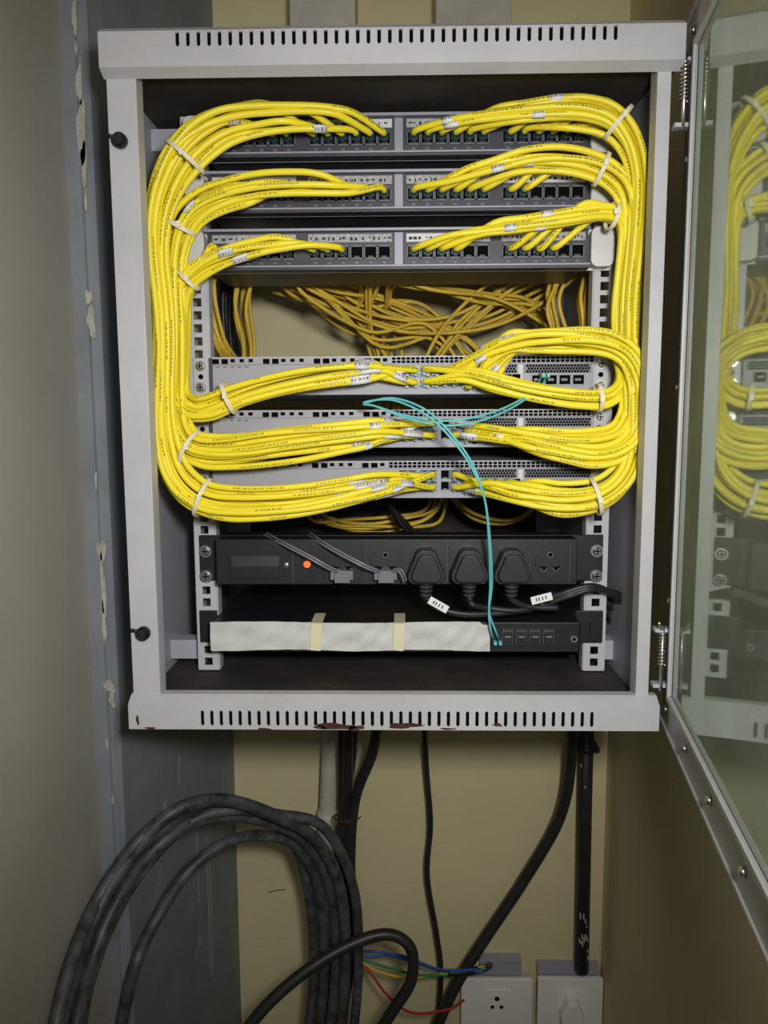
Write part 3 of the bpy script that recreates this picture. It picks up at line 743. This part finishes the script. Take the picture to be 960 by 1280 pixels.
b.build("coiled_black_cables")
cable("looped_black_cable", [(290,1310,.06),(335,1255,.08),(385,1212,.1),(440,1180,.12),(485,1168,.13),(513,1185,.13),(514,1225,.13),(492,1262,.13),(460,1310,.13)], .0085, BCAB2)
cable("thin_black_cable", [(529,880,.3),(533,960,.34),(538,1030,.345),(534,1095,.345),(546,1170,.345),(551,1220,.345),(546,1310,.345)], .0048, BCAB2, floor=True)
cable("thick_black_cable", [(710,860,.25),(714,940,.3),(700,1020,.33),(655,1100,.335),(605,1175,.325),(568,1235,.31),(540,1300,.30),(530,1340,.30)], .0098, BCAB2, floor=True)
b = B(); b.tube([P(734,860,.35), P(731,1000,.35), P(727,1213,.35)], .0125, BCAB2, 16)
for v in (935,):
    c = P(733, v, .35); b.cyl(c+Vector((0,0,.005)), c-Vector((0,0,.005)), .0145, BLACK, 16); b.box(c.x-.022, c.x+.02, .34, .379, c.z-.004, c.z+.004, BLACK)
rnd = random.Random(3)
for k in range(16):
    v = rnd.choice((rnd.uniform(940, 1200), rnd.uniform(1140, 1200))); c = P(729+rnd.uniform(-6, 6), v, .3375)
    hh = rnd.uniform(.003, .012); pts = [(c.x-.0012, c.z), (c.x+.0006, c.z+.001), (c.x+.0014, c.z-hh*.5), (c.x+.0004, c.z-hh), (c.x-.0008, c.z-hh*.7)]
    b.prism(pts, 'y', .3366, .345, SPLAT)
b.build("black_conduit_pipe")
for k, (u0, u1, v0, v1) in enumerate(((576,665,1219,1277),(671,762,1217,1280))):
    e = empty("wall_power_socket", P((u0+u1)/2, (v0+v1)/2, YW)); b = B(); y = YW-.022
    x0, x1 = X(u0, 1240, y), X(u1, 1240, y); z1, z0 = Z(v0, y), Z(v1, y)
    x1 = min(x1, xR-.002)
    b.rbox(x0, x1, z0, z1, y-.008, y, .004, SOCK); b.build("face_plate", e, .0015)
    b = B(); b.box(x0+.004, x1-.004, y, YW, z0+.004, z1-.004, PVC); b.build("back_box", e, .001)
    b = B(); cx = (x0+x1)/2; cz = (z0+z1)/2
    b.rbox(cx-.024, cx+.024, cz-.026, cz+.026, y-.0095, y-.008, .003, SOCK)
    if k == 0:
        b.cyl((cx, y-.0095, cz), (cx, y-.0105, cz), .019, SOCK, 28)
        for dx, dz, r in ((0, .010, .0045), (-.008, -.006, .0036), (.008, -.006, .0036)): b.cyl((cx+dx, y-.0105, cz+dz), (cx+dx, y-.0109, cz+dz), r, VOID, 14)
        b.build("socket_insert", e, .0005)
    else:
        b.build("socket_insert", e, .0005)
        b = B(); tri = [(cx-.008, cz+.022), (cx+.008, cz+.022), (cx+.02, cz-.006), (cx+.019, cz-.026), (cx-.019, cz-.026), (cx-.02, cz-.006)]
        b.prism(tri, 'y', y-.0095, y-.034, SOCK); b.build("white_plug", e, .004)
e = empty("socket_cable_cover", P(625, 1205, YW)); b = B()
x0, x1 = X(600, 1205, YW-.02), X(652, 1205, YW-.02)
b.box(x0, x1, YW-.02, YW, Z(1217, YW-.02), Z(1199, YW-.02), LAV); b.box(X(672, 1210, YW-.02), X(750, 1210, YW-.02), YW-.02, YW, Z(1216, YW-.02), Z(1207, YW-.02), LAV); b.build("cover_body", e, .001)
e = empty("coloured_earth_wires", P(500, 1210, .3))
for nm, mt, ctrl in (("blue", BLUE, [(442,1190,.27),(475,1190,.26),(515,1202,.27),(560,1215,.29),(606,1214,.29)]),
                     ("green", GRN, [(438,1195,.27),(470,1205,.26),(520,1218,.27),(565,1218,.29),(608,1210,.29)]),
                     ("yellow", YWIRE, [(438,1190,.27),(468,1212,.26),(510,1222,.27),(560,1216,.29),(606,1208,.30)]),
                     ("red", RED, [(440,1195,.27),(462,1215,.26),(485,1245,.25),(515,1266,.26),(560,1262,.28),(580,1250,.30)]),
                     ("blue_2", BLUE, [(436,1186,.27),(450,1196,.26),(500,1194,.27),(550,1212,.28),(600,1212,.29)])):
    b = B(); b.tube(cr([P(*q) for q in ctrl], 8), .0022, mt, 8); b.build("wire_"+nm, e)
b = B(); b.tube(cr([P(560,1216,.285), P(585,1215,.29), P(606,1210,.31), P(612,1207,.355)], 5), .006, BLACK, 10); b.build("wire_sheath", e)
b = B(); c = P(440, 1192, .27); b.tube([c+Vector((-.006,0,.004)), c+Vector((.006,0,-.002))], .007, BLUE, 10); b.build("blue_tape_wrap", e)
b = B(); c = P(432, 1017, .29)
b.tube(cr([c+Vector((.018*math.cos(t*.7), -.012+.018*math.sin(t*.7)*.8, .002*math.sin(t*3))) for t in range(18)], 4), .0012, RUST, 6)
b.tube(cr([c+Vector((.01, -.012, 0)), c+Vector((.02, -.02, .001)), c+Vector((.026, -.02, .006))], 4), .001, RUST, 6); b.build("rusty_binding_wire")
b = B(); p0 = P(335, 1116, YW-.0006); b.tube(cr([p0, P(345,1113,YW-.0006), P(357,1112,YW-.0006)], 3), .0008, INK, 5); b.build("wall_pencil_mark")

for u0, u1, vb in ((362, 444, 12), (545, 640, 8)):
    b = B(); y = .30; x0, x1 = X(u0, 5, y), X(u1, 5, y); zz = ztop+.006
    b.box(x0, x1, y, YW, zz-.08, 2.3, PVC); b.box(x0-.003, x1+.003, y-.003, YW, zz+.1, zz+.115, PVC)
    b.box(x0+.02, x0+.03, y-.004, y, zz-.02, zz+.09, RUST); b.build("cable_trunking", None, .001)

# ------------------------------------------------------------------ lights
def aim(o, loc, tgt): o.location = loc; o.rotation_euler = (Vector(tgt)-Vector(loc)).to_track_quat('-Z', 'Y').to_euler()
l = bpy.data.lights.new("phone_torch", 'SPOT'); l.energy = 28; l.spot_size = math.radians(98); l.spot_blend = 1.0; l.shadow_soft_size = .05; l.color = (1, .98, .94)
o = bpy.data.objects.new("phone_torch", l); bpy.context.collection.objects.link(o); aim(o, (.11, -.95, 1.60), (.0, 0, 1.45))
l = bpy.data.lights.new("fill_light", 'AREA'); l.shape = 'DISK'; l.size = .5; l.energy = 3; l.color = (1, .95, .85)  # added fill from overhead, out of view; not a fitting of the room
o = bpy.data.objects.new("fill_light", l); bpy.context.collection.objects.link(o); aim(o, (0, -1.7, 2.5), (0, -.2, 1.3))
w = bpy.data.worlds.new("world"); bpy.context.scene.world = w; w.use_nodes = True
w.node_tree.nodes["Background"].inputs[0].default_value = (1, .97, .92, 1); w.node_tree.nodes["Background"].inputs[1].default_value = .16
